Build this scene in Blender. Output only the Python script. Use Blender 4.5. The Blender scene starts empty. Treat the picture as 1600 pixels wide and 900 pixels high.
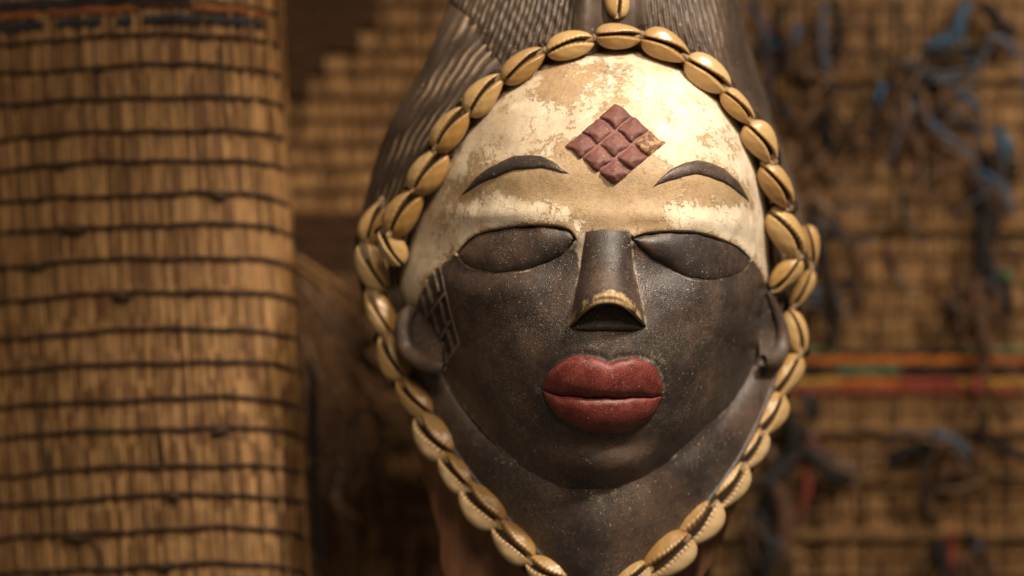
import bpy, math, random
import numpy as np
from mathutils import Vector, Matrix

random.seed(7); RNG = np.random.default_rng(7)
scene = bpy.context.scene
S = 0.0004          # metres per photo pixel in the reference plane of the mask
D = 1.6             # camera distance to that plane

# ------------------------------------------------------------------ camera
cam_d = bpy.data.cameras.new("camera"); cam = bpy.data.objects.new("camera", cam_d)
scene.collection.objects.link(cam); scene.camera = cam
cam.location = (0, -D, 0); cam.rotation_euler = (math.radians(90), 0, 0)
cam_d.sensor_width = 36; cam_d.lens = 36 * D / (1600 * S); cam_d.clip_start = 0.05; cam_d.clip_end = 50
cam_d.dof.use_dof = True; cam_d.dof.focus_distance = D - 205 * S; cam_d.dof.aperture_fstop = 1.95
cam_d.dof.aperture_blades = 9

# ------------------------------------------------------------------ light
world = bpy.data.worlds.new("World"); scene.world = world; world.use_nodes = True
bg = world.node_tree.nodes["Background"]
bg.inputs[0].default_value = (1.0, 0.80, 0.60, 1); bg.inputs[1].default_value = 0.075

def lamp(name, loc, target, energy, size, color, spot=None, blend=0.6):
    d = bpy.data.lights.new(name, 'SPOT' if spot else 'AREA')
    d.energy = energy; d.color = color
    if spot:
        d.spot_size = math.radians(spot); d.spot_blend = blend; d.shadow_soft_size = size
    else:
        d.shape = 'DISK'; d.size = size
    o = bpy.data.objects.new(name, d); scene.collection.objects.link(o)
    o.location = loc
    o.rotation_euler = (Vector(target) - Vector(loc)).to_track_quat('-Z', 'Y').to_euler()
    return o
lamp("key_lamp", (0.47, -0.72, 0.74), (0.088, -0.06, 0.055), 70, 0.06, (1.0, 0.88, 0.745), spot=29.5, blend=1.0)
lamp("fill_lamp", (0.10, -1.35, 0.95), (-0.05, 0.0, -0.05), 13.0, 0.45, (1.0, 0.81, 0.60))  # added soft front fill, no known fixture of the room
lamp("right_mat_fill", (0.85, -0.42, 0.62), (0.36, 0.28, 0.02), 33, 0.05, (1.0, 0.80, 0.58), spot=42, blend=1.0)  # added spot that brightens the right mat and misses the mask
lamp("left_mat_lamp", (0.30, -0.45, 0.97), (-0.11, 0.22, 0.05), 35, 0.05, (1.0, 0.79, 0.55), spot=22, blend=1.0)

scene.view_settings.view_transform = 'Standard'; scene.view_settings.look = 'None'
scene.view_settings.gamma = 1; scene.view_settings.exposure = 0.18
scene.view_settings.use_curve_mapping = False
scene.render.engine = 'CYCLES'
scene.cycles.use_denoising = True; scene.cycles.denoiser = 'OPENIMAGEDENOISE'
scene.cycles.denoising_input_passes = 'RGB_ALBEDO_NORMAL'; scene.cycles.denoising_prefilter = 'ACCURATE'

# ------------------------------------------------------------------ helpers
def P(px, py, h):
    """photo pixel + height above the reference plane (in pixels) -> world point"""
    px = np.asarray(px, float); py = np.asarray(py, float); h = np.asarray(h, float)
    k = (D - h * S) / D
    return np.stack(np.broadcast_arrays((px - 800) * S * k, -h * S, (450 - py) * S * k), -1)

def link(o, parent=None):
    scene.collection.objects.link(o)
    if parent is not None: o.parent = parent
    return o

def raw_mesh(name, verts, faces, mat, smooth=True, attrs=None):
    m = bpy.data.meshes.new(name)
    m.from_pydata(np.asarray(verts).reshape(-1, 3).tolist(), [], faces if isinstance(faces, list) else faces.tolist())
    if smooth: m.polygons.foreach_set("use_smooth", [True] * len(m.polygons))
    if mat: m.materials.append(mat)
    for k, v in (attrs or {}).items():
        a = m.attributes.new(k, 'FLOAT_COLOR', 'POINT')
        a.data.foreach_set("color", np.asarray(v, np.float32).reshape(-1))
    m.update(); return m

def mesh_obj(name, verts, faces, mat, parent=None, smooth=True, attrs=None):
    return link(bpy.data.objects.new(name, raw_mesh(name, verts, faces, mat, smooth, attrs)), parent)

def grid_faces(nr, nc, wrap=False, flip=False):
    i = np.arange(nr - 1)[:, None]; j = np.arange(nc if wrap else nc - 1)[None, :]
    j2 = (j + 1) % nc
    a = i * nc + j; b = i * nc + j2; c = (i + 1) * nc + j2; d = (i + 1) * nc + j
    f = np.stack(np.broadcast_arrays(a, b, c, d), -1).reshape(-1, 4)
    return f[:, ::-1] if flip else f

def tag(o, label, cat, group=None, kind=None):
    o["label"] = label; o["category"] = cat
    if group: o["group"] = group
    if kind: o["kind"] = kind
    return o

def thing(name, label, cat, loc=(0, 0, 0), group=None):
    o = bpy.data.objects.new(name, None); o.empty_display_size = 0.02
    o.location = loc; link(o); tag(o, label, cat, group); return o

def catmull(pts, n=24, closed=False):
    p = np.asarray(pts, float); m = len(p); out = []
    idx = range(m if closed else m - 1)
    for i in idx:
        if closed: p0, p1, p2, p3 = p[i - 1], p[i], p[(i + 1) % m], p[(i + 2) % m]
        else: p0, p1, p2, p3 = p[max(i - 1, 0)], p[i], p[i + 1], p[min(i + 2, m - 1)]
        t = np.linspace(0, 1, n, endpoint=False)[:, None]
        out.append(0.5 * (2 * p1 + (p2 - p0) * t + (2 * p0 - 5 * p1 + 4 * p2 - p3) * t ** 2 + (3 * p1 - p0 - 3 * p2 + p3) * t ** 3))
    if not closed: out.append(p[-1:])
    return np.concatenate(out)

def resample(pts, n):
    p = np.asarray(pts, float); d = np.r_[0, np.cumsum(np.linalg.norm(np.diff(p, axis=0), axis=1))]
    t = np.linspace(0, d[-1], n)
    return np.stack([np.interp(t, d, p[:, k]) for k in range(p.shape[1])], -1)

def sstep(a, b, x):
    t = np.clip((x - a) / (b - a), 0, 1); return t * t * (3 - 2 * t)

def gauss(x, y, cx, cy, sx, sy, rot=0.0):
    c, s = math.cos(rot), math.sin(rot); dx, dy = x - cx, y - cy
    u = c * dx + s * dy; v = -s * dx + c * dy
    return np.exp(-0.5 * ((u / sx) ** 2 + (v / sy) ** 2))

def seg_dist(x, y, poly, pad=None):
    """distance of every point to a polyline"""
    d = np.full(np.shape(x), 1e9)
    for (ax, ay), (bx, by) in zip(poly[:-1], poly[1:]):
        vx, vy = bx - ax, by - ay; L = vx * vx + vy * vy + 1e-9
        t = np.clip(((x - ax) * vx + (y - ay) * vy) / L, 0, 1)
        d = np.minimum(d, np.hypot(x - ax - t * vx, y - ay - t * vy))
    return d

def inside(x, y, poly):
    r = np.zeros(np.shape(x), bool); n = len(poly)
    for i in range(n):
        x1, y1 = poly[i]; x2, y2 = poly[(i + 1) % n]
        c = ((y1 > y) != (y2 > y)) & (x < (x2 - x1) * (y - y1) / (y2 - y1 + 1e-12) + x1)
        r ^= c
    return r

def sdist(x, y, poly):
    """signed distance, positive inside"""
    p = list(map(tuple, poly)); d = seg_dist(x, y, p + p[:1])
    return np.where(inside(x, y, p), d, -d)

def tube(path, rad, sides=8, flat=1.0, up=None, cap=True):
    """swept tube through world points; rad a number or one per point"""
    p = np.asarray(path, float); n = len(p); rad = np.broadcast_to(np.asarray(rad, float), (n,))
    t = np.gradient(p, axis=0); t /= np.linalg.norm(t, axis=1)[:, None] + 1e-12
    ref = np.array(up if up is not None else (0, -1, 0.02), float)
    a = np.cross(t, ref); a /= np.linalg.norm(a, axis=1)[:, None] + 1e-12
    b = np.cross(a, t)
    th = np.linspace(0, 2 * np.pi, sides, endpoint=False)
    v = p[:, None] + rad[:, None, None] * (np.cos(th)[None, :, None] * a[:, None] + flat * np.sin(th)[None, :, None] * b[:, None])
    f = grid_faces(n, sides, wrap=True).tolist()
    if cap:
        f.append(list(range(sides))); f.append(list(range((n - 1) * sides, n * sides))[::-1])
    return v.reshape(-1, 3), f

# ------------------------------------------------------------------ materials
class NT:
    def __init__(s, name):
        s.m = bpy.data.materials.new(name); s.m.use_nodes = True; s.t = s.m.node_tree
        s.b = s.t.nodes["Principled BSDF"]
    def n(s, kind, **kw):
        o = s.t.nodes.new(kind)
        for k, v in kw.items(): setattr(o, k, v)
        return o
    def l(s, a, b): s.t.links.new(a, b)
    def val(s, sock, v):
        if hasattr(v, "is_output") or isinstance(v, bpy.types.NodeSocket): s.l(v, sock)
        else: sock.default_value = v
    def math(s, op, a, b=None, c=None, clamp=False):
        o = s.n("ShaderNodeMath", operation=op); o.use_clamp = clamp
        for i, v in enumerate((a, b, c)):
            if v is not None: s.val(o.inputs[i], v)
        return o.outputs[0]
    def noise(s, scale, detail=4, rough=0.55, vec=None, dist=0.0):
        o = s.n("ShaderNodeTexNoise"); o.inputs["Scale"].default_value = scale
        o.inputs["Detail"].default_value = detail; o.inputs["Roughness"].default_value = rough
        o.inputs["Distortion"].default_value = dist
        s.l(vec if vec is not None else s.obj(), o.inputs["Vector"])
        return o.outputs["Fac"]
    def obj(s):
        if not hasattr(s, '_tc'): s._tc = s.n("ShaderNodeTexCoord").outputs["Object"]
        return s._tc
    def coord(s, scale=(1, 1, 1), kind="Object"):
        c = s.n("ShaderNodeTexCoord"); mp = s.n("ShaderNodeMapping"); mp.inputs["Scale"].default_value = scale
        s.l(c.outputs[kind], mp.inputs["Vector"]); return mp.outputs["Vector"]
    def rng(s, v, a, b, c=0.0, d=1.0):
        o = s.n("ShaderNodeMapRange"); o.interpolation_type = 'SMOOTHSTEP'
        s.val(o.inputs[0], v)
        for i, q in enumerate((a, b, c, d)): s.val(o.inputs[i + 1], q)
        return o.outputs[0]
    def mix(s, f, a, b):
        o = s.n("ShaderNodeMix", data_type='RGBA'); s.val(o.inputs[0], f)
        for i, v in ((6, a), (7, b)):
            if isinstance(v, tuple): o.inputs[i].default_value = (*v[:3], 1)
            else: s.l(v, o.inputs[i])
        return o.outputs[2]
    def attr(s, name):
        a = s.n("ShaderNodeAttribute", attribute_name=name); sp = s.n("ShaderNodeSeparateColor")
        s.l(a.outputs["Color"], sp.inputs[0]); return sp.outputs
    def bump(s, h, strength=0.3, dist=0.001, prev=None):
        o = s.n("ShaderNodeBump"); o.inputs["Strength"].default_value = strength; o.inputs["Distance"].default_value = dist
        s.l(h, o.inputs["Height"])
        if prev is not None: s.l(prev, o.inputs["Normal"])
        return o.outputs[0]
    def carve(s, prev=None, k=1.0):
        """shallow adze facets plus fine grain"""
        v = s.n("ShaderNodeTexVoronoi", feature='SMOOTH_F1'); v.inputs["Scale"].default_value = 55; v.inputs["Smoothness"].default_value = 0.35
        s.l(s.obj(), v.inputs["Vector"]); b = s.bump(v.outputs["Distance"], 0.35 * k, 0.0022, prev)
        return s.bump(s.noise(1300, 3, 0.65), 0.55 * k, 0.0006, b)
    def out(s, col, rough=0.5, normal=None, spec=0.5, coat=0.0, coat_rough=0.2):
        if isinstance(col, tuple): s.b.inputs["Base Color"].default_value = (*col, 1)
        else: s.l(col, s.b.inputs["Base Color"])
        s.val(s.b.inputs["Roughness"], rough)
        s.b.inputs["Specular IOR Level"].default_value = spec
        s.b.inputs["Coat Weight"].default_value = coat; s.b.inputs["Coat Roughness"].default_value = coat_rough
        if normal is not None: s.l(normal, s.b.inputs["Normal"])
        return s.m

def dust_specks(t, scale=330, size=0.17, keep=0.55):
    """small separate pale grains: dots in some of the cells, denser in patches"""
    v = t.n("ShaderNodeTexVoronoi"); v.inputs["Scale"].default_value = scale; v.inputs["Randomness"].default_value = 1.0
    c = t.n("ShaderNodeTexCoord"); t.l(c.outputs["Object"], v.inputs["Vector"])
    sc = t.n("ShaderNodeSeparateColor"); t.l(v.outputs["Color"], sc.inputs[0])
    on = t.math('GREATER_THAN', t.math('ADD', sc.outputs[0], t.math('MULTIPLY', t.math('SUBTRACT', t.noise(22, 4, 0.65), 0.5), 2.6)), keep + 0.20)
    d = t.rng(v.outputs["Distance"], t.math('MULTIPLY', sc.outputs[1], size * 1.6), t.math('MULTIPLY', sc.outputs[1], size * 0.7))
    return t.math('MULTIPLY', d, on)

DARK = (0.030, 0.0235, 0.021); DARK2 = (0.105, 0.066, 0.047); DUST = (0.40, 0.32, 0.235)
CREAM = (0.78, 0.665, 0.50); CREAM2 = (0.60, 0.475, 0.325); TAN = (0.33, 0.205, 0.098)

def dark_nodes(t, dustmask=None):
    """stained dark wood with rubbed brown areas and dust specks"""
    rub = t.rng(t.math('ADD', t.math('MULTIPLY', t.noise(18, 5, 0.65), 0.7), t.math('MULTIPLY', t.noise(260, 5, 0.7), 0.3)), 0.42, 0.64)
    grain = t.noise(1.0, 3, 0.6, t.coord((900, 900, 90)))
    col = t.mix(rub, DARK, DARK2)
    col = t.mix(t.math('MULTIPLY', t.rng(grain, 0.4, 0.75), 0.3), col, (0.085, 0.058, 0.044))
    sp = t.math('MAXIMUM', dust_specks(t), dust_specks(t, 720, 0.22, 0.42))
    col = t.mix(t.math('MULTIPLY', sp, 0.8), col, DUST)
    fine = t.rng(t.noise(1500, 3, 0.7), 0.52, 0.68)
    col = t.mix(t.math('MULTIPLY', fine, t.rng(t.noise(25, 4, 0.6), 0.42, 0.64, 0.03, 0.60)), col, DUST)
    scr = t.rng(t.noise(1.0, 2, 0.5, t.coord((1300, 1300, 60))), 0.66, 0.74)
    col = t.mix(t.math('MULTIPLY', scr, t.rng(t.noise(30, 3, 0.6), 0.5, 0.7, 0.0, 0.4)), col, DUST)
    if dustmask is not None: col = t.mix(dustmask, col, DUST)
    rough = t.rng(t.noise(40, 4, 0.6), 0.3, 0.7, 0.27, 0.48)
    return col, rough, grain, sp

def mat_face():
    t = NT("painted_face_wood")
    a = t.attr("paint")            # R white paint, G bare tan, B dust in the carved lines
    n1 = t.noise(220, 6, 0.68); n2 = t.noise(55, 5, 0.62); n3 = t.noise(900, 3, 0.6)
    dm = t.rng(t.math('ADD', a[2], t.math('MULTIPLY', t.math('SUBTRACT', n1, 0.5), 1.3)), 0.45, 0.95)
    dcol, drough, grain, sp = dark_nodes(t, t.math('MULTIPLY', dm, 0.9))
    # white clay
    cream = t.mix(t.rng(n2, 0.40, 0.66), CREAM, CREAM2)
    cream = t.mix(t.math('MULTIPLY', t.rng(n3, 0.48, 0.72), 0.35), cream, TAN)
    e = t.math('ADD', t.math('ADD', a[1], t.math('MULTIPLY', t.math('SUBTRACT', n2, 0.5), 1.7)),
               t.math('MULTIPLY', t.math('SUBTRACT', n1, 0.5), 1.1))
    chip = t.rng(e, 0.36, 0.49)
    cream = t.mix(t.math('MULTIPLY', chip, 0.85), cream, t.mix(t.rng(t.math('ADD', t.math('MULTIPLY', n1, 0.5), t.math('MULTIPLY', t.noise(480, 4, 0.7), 0.5)), 0.40, 0.60), (0.20, 0.115, 0.055), (0.45, 0.30, 0.155)))
    cream = t.mix(t.math('MULTIPLY', t.rng(t.math('ADD', t.noise(26, 5, 0.65), t.math('MULTIPLY', a[1], 0.25)), 0.42, 0.72), 0.55), cream, (0.43, 0.29, 0.15))
    vo = t.n('ShaderNodeTexVoronoi', feature='DISTANCE_TO_EDGE'); vo.inputs['Scale'].default_value = 75; t.l(t.coord(), vo.inputs['Vector'])
    wv = t.n('ShaderNodeVectorMath', operation='MULTIPLY_ADD'); nz = t.n('ShaderNodeTexNoise'); nz.inputs['Scale'].default_value = 90; nz.inputs['Detail'].default_value = 4; t.l(t.obj(), nz.inputs['Vector'])
    t.l(nz.outputs['Color'], wv.inputs[0]); wv.inputs[1].default_value = (0.016, 0.016, 0.016); t.l(t.coord(), wv.inputs[2]); t.l(wv.outputs[0], vo.inputs['Vector'])
    crack = t.math('MULTIPLY', t.rng(vo.outputs['Distance'], 0.035, 0.012), t.rng(t.noise(38, 3, 0.6), 0.50, 0.60))
    cream = t.mix(t.math('MULTIPLY', crack, 0.55), cream, (0.27, 0.165, 0.08))
    dk = t.rng(t.math('ADD', t.noise(380, 5, 0.7), t.math('MULTIPLY', t.noise(45, 3, 0.5), 0.5)), 0.86, 0.93)
    cream = t.mix(t.math('MULTIPLY', dk, 0.6), cream, (0.16, 0.10, 0.075))
    w = t.rng(t.math('ADD', a[0], t.math('MULTIPLY', t.math('SUBTRACT', n1, 0.5), 1.4)), 0.34, 0.66)
    col = t.mix(w, dcol, cream)
    rough = t.math('ADD', t.math('MULTIPLY', w, 0.28), t.math('MULTIPLY', drough, t.math('SUBTRACT', 1.0, t.math('MULTIPLY', w, 0.3))))
    hgt = t.math('ADD', t.math('MULTIPLY', w, t.math('SUBTRACT', 0.55, t.math('MULTIPLY', chip, 0.4))), t.math('MULTIPLY', n1, 0.25))
    b1 = t.bump(hgt, 0.8, 0.0011)
    b2 = t.bump(t.math('ADD', t.math('MULTIPLY', grain, 0.5), t.math('ADD', n3, t.math('MULTIPLY', sp, 0.5))), 0.45, 0.0004, b1)
    return t.out(col, rough, t.carve(b2), 0.5)

def mat_dark(name="dark_stained_wood"):
    t = NT(name); a = t.attr("paint")
    n1 = t.noise(200, 5, 0.65)
    dm = t.rng(t.math('ADD', a[2], t.math('MULTIPLY', t.math('SUBTRACT', n1, 0.5), 1.2)), 0.45, 1.0)
    col, rough, grain, sp = dark_nodes(t, t.math('MULTIPLY', dm, 0.9))
    # bare worn wood (nose rim)
    bare = t.rng(t.math('ADD', a[1], t.math('MULTIPLY', t.math('SUBTRACT', n1, 0.5), 1.5)), 0.42, 0.62)
    col = t.mix(bare, col, t.mix(t.rng(grain, 0.35, 0.65), (0.26, 0.16, 0.07), (0.50, 0.36, 0.19)))
    b = t.carve(t.bump(t.math('ADD', grain, t.math('ADD', t.math('MULTIPLY', n1, 0.8), sp)), 0.32, 0.0004))
    return t.out(col, rough, b)

def mat_hair():
    t = NT("carved_hair_wood"); a = t.attr("paint")
    n1 = t.noise(170, 5, 0.7); n2 = t.noise(35, 4, 0.6)
    k = t.math('ADD', a[2], t.math('MULTIPLY', t.math('SUBTRACT', n1, 0.5), 0.9))
    col = t.mix(t.rng(n2, 0.35, 0.7), (0.050, 0.034, 0.024), (0.095, 0.066, 0.046))
    col = t.mix(t.math('MULTIPLY', t.rng(k, 0.35, 0.95), 0.8), col, (0.29, 0.20, 0.125))
    sp = dust_specks(t, 260, 0.2)
    col = t.mix(t.math('MULTIPLY', sp, 0.5), col, DUST)
    grain = t.noise(1.0, 3, 0.6, t.coord((800, 800, 70)))
    b = t.bump(t.math('ADD', grain, n1), 0.4, 0.0006)
    return t.out(col, t.rng(n1, 0.3, 0.7, 0.42, 0.62), b)

def mat_paint(name, c1, c2, dust=0.5, rough=(0.32, 0.5), wear=None, relief=1.0):
    t = NT(name)
    n1 = t.noise(120, 5, 0.65); n3 = t.noise(1700, 2, 0.5)
    col = t.mix(t.rng(n1, 0.35, 0.7), c1, c2)
    col = t.mix(t.math('MULTIPLY', t.rng(n3, 0.56, 0.72), dust * t_dust), col, (0.42, 0.27, 0.19))
    col = t.mix(t.math('MULTIPLY', dust_specks(t, 420, 0.18, 0.5), 0.6), col, (0.45, 0.33, 0.24))
    if wear is not None:
        a = t.attr("paint")
        wv = t.rng(t.math('ADD', a[1], t.math('MULTIPLY', t.math('SUBTRACT', t.noise(300, 5, 0.7), 0.5), 1.5)), 0.45, 0.62)
        col = t.mix(wv, col, wear)
    col = t.mix(t.math('MULTIPLY', t.rng(t.noise(45, 5, 0.7), 0.5, 0.72), 0.55), col, tuple(q * 0.45 for q in c1))
    b = t.carve(t.bump(t.math('ADD', n3, t.math('MULTIPLY', n1, 1.5)), 0.3, 0.0005), relief)
    return t.out(col, t.rng(n1, 0.3, 0.7, *rough), b)
t_dust = 1.0

def mat_shell():
    t = NT("cowrie_shell_gloss")
    oi = t.n("ShaderNodeObjectInfo"); r = oi.outputs["Random"]
    vec = t.coord((1, 1, 1)); loc = t.n("ShaderNodeVectorMath", operation='ADD')
    t.l(vec, loc.inputs[0]); t.l(oi.outputs["Location"], loc.inputs[1])
    n = t.noise(130, 4, 0.6, loc.outputs[0]); n2 = t.noise(600, 3, 0.6, loc.outputs[0])
    a = t.attr("paint")
    base = t.mix(r, (0.29, 0.155, 0.042), (0.54, 0.37, 0.165))
    col = t.mix(t.rng(n, 0.35, 0.72), base, (0.31, 0.165, 0.042))
    col = t.mix(t.math('MULTIPLY', a[0], 0.6), col, (0.66, 0.50, 0.29))           # pale enamel of the lips
    gr = t.rng(t.math('ADD', a[2], t.math('MULTIPLY', t.math('SUBTRACT', n2, 0.5), 0.7)), 0.35, 0.85)
    col = t.mix(t.math('MULTIPLY', gr, 0.85), col, (0.085, 0.038, 0.012))            # brown stain between the teeth
    b = t.bump(t.math('ADD', n2, n), 0.12, 0.0004)
    return t.out(col, t.rng(n2, 0.3, 0.7, 0.22, 0.44), b, 0.5, 0.15, 0.22)

def mat_simple(name, c1, c2, scale=60, rough=0.7, bump=0.3, stretch=(1, 1, 1), rand=False, spec=0.3):
    t = NT(name); v = t.coord(stretch)
    if rand:
        oi = t.n("ShaderNodeObjectInfo"); ad = t.n("ShaderNodeVectorMath", operation='ADD')
        sc = t.n("ShaderNodeVectorMath", operation='SCALE'); sc.inputs["Scale"].default_value = 7.3
        cb = t.n("ShaderNodeCombineXYZ"); t.l(oi.outputs["Random"], cb.inputs[0]); t.l(oi.outputs["Random"], cb.inputs[2])
        t.l(cb.outputs[0], sc.inputs[0]); t.l(v, ad.inputs[0]); t.l(sc.outputs[0], ad.inputs[1]); v = ad.outputs[0]
    n = t.noise(scale, 4, 0.6, v)
    col = t.mix(t.rng(n, 0.32, 0.70), c1, c2)
    if rand:
        hs = t.n("ShaderNodeHueSaturation"); t.l(col, hs.inputs["Color"])
        t.val(hs.inputs["Value"], t.rng(oi.outputs["Random"], 0.0, 1.0, 0.62, 1.35)); col = hs.outputs[0]
    return t.out(col, rough, t.bump(n, bump, 0.0008), spec)

def mat_reed(name, c1, c2, pitch):
    t = NT(name); oi = t.n("ShaderNodeObjectInfo"); rnd = oi.outputs["Random"]
    sp = t.n("ShaderNodeSeparateXYZ"); t.l(t.obj(), sp.inputs[0])
    cell = t.math('FLOOR', t.math('DIVIDE', sp.outputs[2], pitch))
    cb = t.n("ShaderNodeCombineXYZ"); t.l(t.math('MULTIPLY', rnd, 91.7), cb.inputs[0]); t.l(cell, cb.inputs[1])
    wn = t.n("ShaderNodeTexWhiteNoise"); t.l(cb.outputs[0], wn.inputs["Vector"])
    ad = t.n("ShaderNodeVectorMath", operation='ADD'); c2v = t.n("ShaderNodeCombineXYZ"); t.l(t.math('MULTIPLY', rnd, 7.3), c2v.inputs[0])
    t.l(t.coord((9, 9, 1.2)), ad.inputs[0]); t.l(c2v.outputs[0], ad.inputs[1])
    n = t.noise(45, 4, 0.6, ad.outputs[0])
    f = t.math('ADD', t.math('MULTIPLY', n, 0.7), t.math('ADD', t.math('MULTIPLY', wn.outputs["Value"], 0.30), t.math('MULTIPLY', rnd, 0.10)))
    col = t.mix(t.rng(f, 0.36, 0.80), c1, c2)
    return t.out(col, 0.55, t.bump(n, 0.35, 0.0008), 0.3)
M_REED = mat_reed("dry_reed", (0.100, 0.046, 0.016), (0.40, 0.225, 0.09), 0.0208)
M_REED2 = mat_reed("old_reed", (0.095, 0.047, 0.018), (0.33, 0.19, 0.08), 0.0205)
M_CORD3 = mat_simple("tan_cord", (0.12, 0.065, 0.026), (0.22, 0.125, 0.052), 160, 0.85)
M_BROWN2 = mat_simple("brown_weft", (0.065, 0.032, 0.015), (0.13, 0.068, 0.03), 60, 0.85, 0.3, (6, 1, 1))
M_GAP_SHADE = mat_simple("painted_gap_shade", (0.018, 0.010, 0.006), (0.05, 0.028, 0.016), 200, 0.6)  # near-black colour standing in for shade under the shells
M_BACK = mat_simple("reed_backing", (0.12, 0.06, 0.022), (0.20, 0.11, 0.042), 90, 0.8)
M_FACE = mat_face(); M_DARK = mat_dark(); M_HAIR = mat_hair(); M_SHELL = mat_shell()
M_LIP = mat_paint("red_lip_paint", (0.115, 0.016, 0.012), (0.205, 0.036, 0.028), 0.55, (0.32, 0.52), None, 0.7)
M_TILE = mat_paint("dusty_maroon_paint", (0.135, 0.047, 0.038), (0.205, 0.082, 0.066), 0.5, (0.5, 0.65), (0.42, 0.27, 0.12))
M_APERT = mat_simple("shell_slit_dark", (0.007, 0.004, 0.002), (0.018, 0.009, 0.004), 300, 0.8)
M_BACKWOOD = mat_simple("brown_bare_wood", (0.16, 0.072, 0.036), (0.24, 0.115, 0.06), 25, 0.5, 0.25, (6, 6, 1))
M_THREAD = mat_simple("grey_thread", (0.16, 0.11, 0.07), (0.30, 0.22, 0.14), 900, 0.85)
M_CORD = mat_simple("dark_cord", (0.030, 0.017, 0.010), (0.065, 0.038, 0.022), 260, 0.85)
M_CORD2 = mat_simple("brown_cord", (0.10, 0.050, 0.018), (0.18, 0.095, 0.036), 160, 0.85)
M_BROWN = mat_simple("dark_brown_weft", (0.030, 0.013, 0.005), (0.062, 0.027, 0.011), 120, 0.85)
M_NAVY = mat_simple("blue_black_weft", (0.012, 0.012, 0.014), (0.035, 0.035, 0.04), 120, 0.85)
M_RUST = mat_simple("rust_weft", (0.16, 0.050, 0.016), (0.26, 0.09, 0.028), 120, 0.8)
M_WALL = mat_simple("brown_plaster", (0.020, 0.012, 0.007), (0.04, 0.022, 0.012), 12, 0.9)
def yarn(name, c): return mat_simple(name, tuple(x * 0.7 for x in c), tuple(x * 1.35 for x in c), 200, 0.9)
M_Y = {"blue": yarn("blue_yarn", (0.032, 0.080, 0.145)), "slate": yarn("slate_yarn", (0.075, 0.085, 0.115)),
       "black": yarn("black_yarn", (0.016, 0.013, 0.012)), "brown": yarn("brown_yarn", (0.085, 0.045, 0.026)),
       "taupe": yarn("taupe_yarn", (0.17, 0.11, 0.075)), "red": yarn("red_yarn", (0.22, 0.045, 0.03)),
       "green": yarn("green_yarn", (0.055, 0.11, 0.06)), "ochre": yarn("ochre_yarn", (0.34, 0.18, 0.04)),
       "orange": yarn("orange_yarn", (0.33, 0.10, 0.02)), "straw": yarn("straw_fibre", (0.26, 0.15, 0.065))}

# ------------------------------------------------------------------ backdrop: wall and mats
def box_wall():
    v = [(-1.2, 0.40, -0.8), (1.2, 0.40, -0.8), (1.2, 0.40, 0.8), (-1.2, 0.40, 0.8),
         (-1.2, 0.44, -0.8), (1.2, 0.44, -0.8), (1.2, 0.44, 0.8), (-1.2, 0.44, 0.8)]
    f = [[0, 1, 2, 3], [5, 4, 7, 6], [4, 0, 3, 7], [1, 5, 6, 2], [3, 2, 6, 7], [4, 5, 1, 0]]
    o = mesh_obj("back_wall", v, f, M_WALL, smooth=False); o["kind"] = "structure"; o["label"] = "dark brown wall behind the mats"
box_wall()

def reed_meshes(count, width, z0, z1, rows, mat, bow, n=64):
    """a few alike reeds: flat-oval strips that bow out between the cords"""
    out = []
    for q in range(count):
        z = np.linspace(z0, z1, n); u = np.linspace(-1, 1, 4)
        ph = RNG.uniform(0, 6.28, 3); w = width * RNG.uniform(0.82, 1.12)
        cx = width * 0.10 * (np.sin(z * 31 + ph[0]) + 0.6 * np.sin(z * 74 + ph[1]))
        near = np.min(np.abs(z[:, None] - np.asarray(rows)[None, :]), axis=1) if len(rows) else np.full(n, 1.0)
        pitch = abs(rows[1] - rows[0]) if len(rows) > 1 else 1
        b = bow * np.sin(np.clip(near / (0.5 * pitch), 0, 1) * np.pi / 2) * (0.7 + 0.5 * np.sin(z * 23 + ph[2]))
        X = cx[:, None] + 0.5 * w * u[None, :]
        Y = -b[:, None] - 0.2 * w * (1 - u[None, :] ** 2)
        V = np.stack([X, Y, np.broadcast_to(z[:, None], X.shape)], -1)
        out.append(raw_mesh("reed", V, grid_faces(n, 4), mat))
    return out

def path_point(path, s):
    d = np.r_[0, np.cumsum(np.linalg.norm(np.diff(path, axis=0), axis=1))]
    return np.array([np.interp(s, d, path[:, 0]), np.interp(s, d, path[:, 1])]), d[-1]

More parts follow.
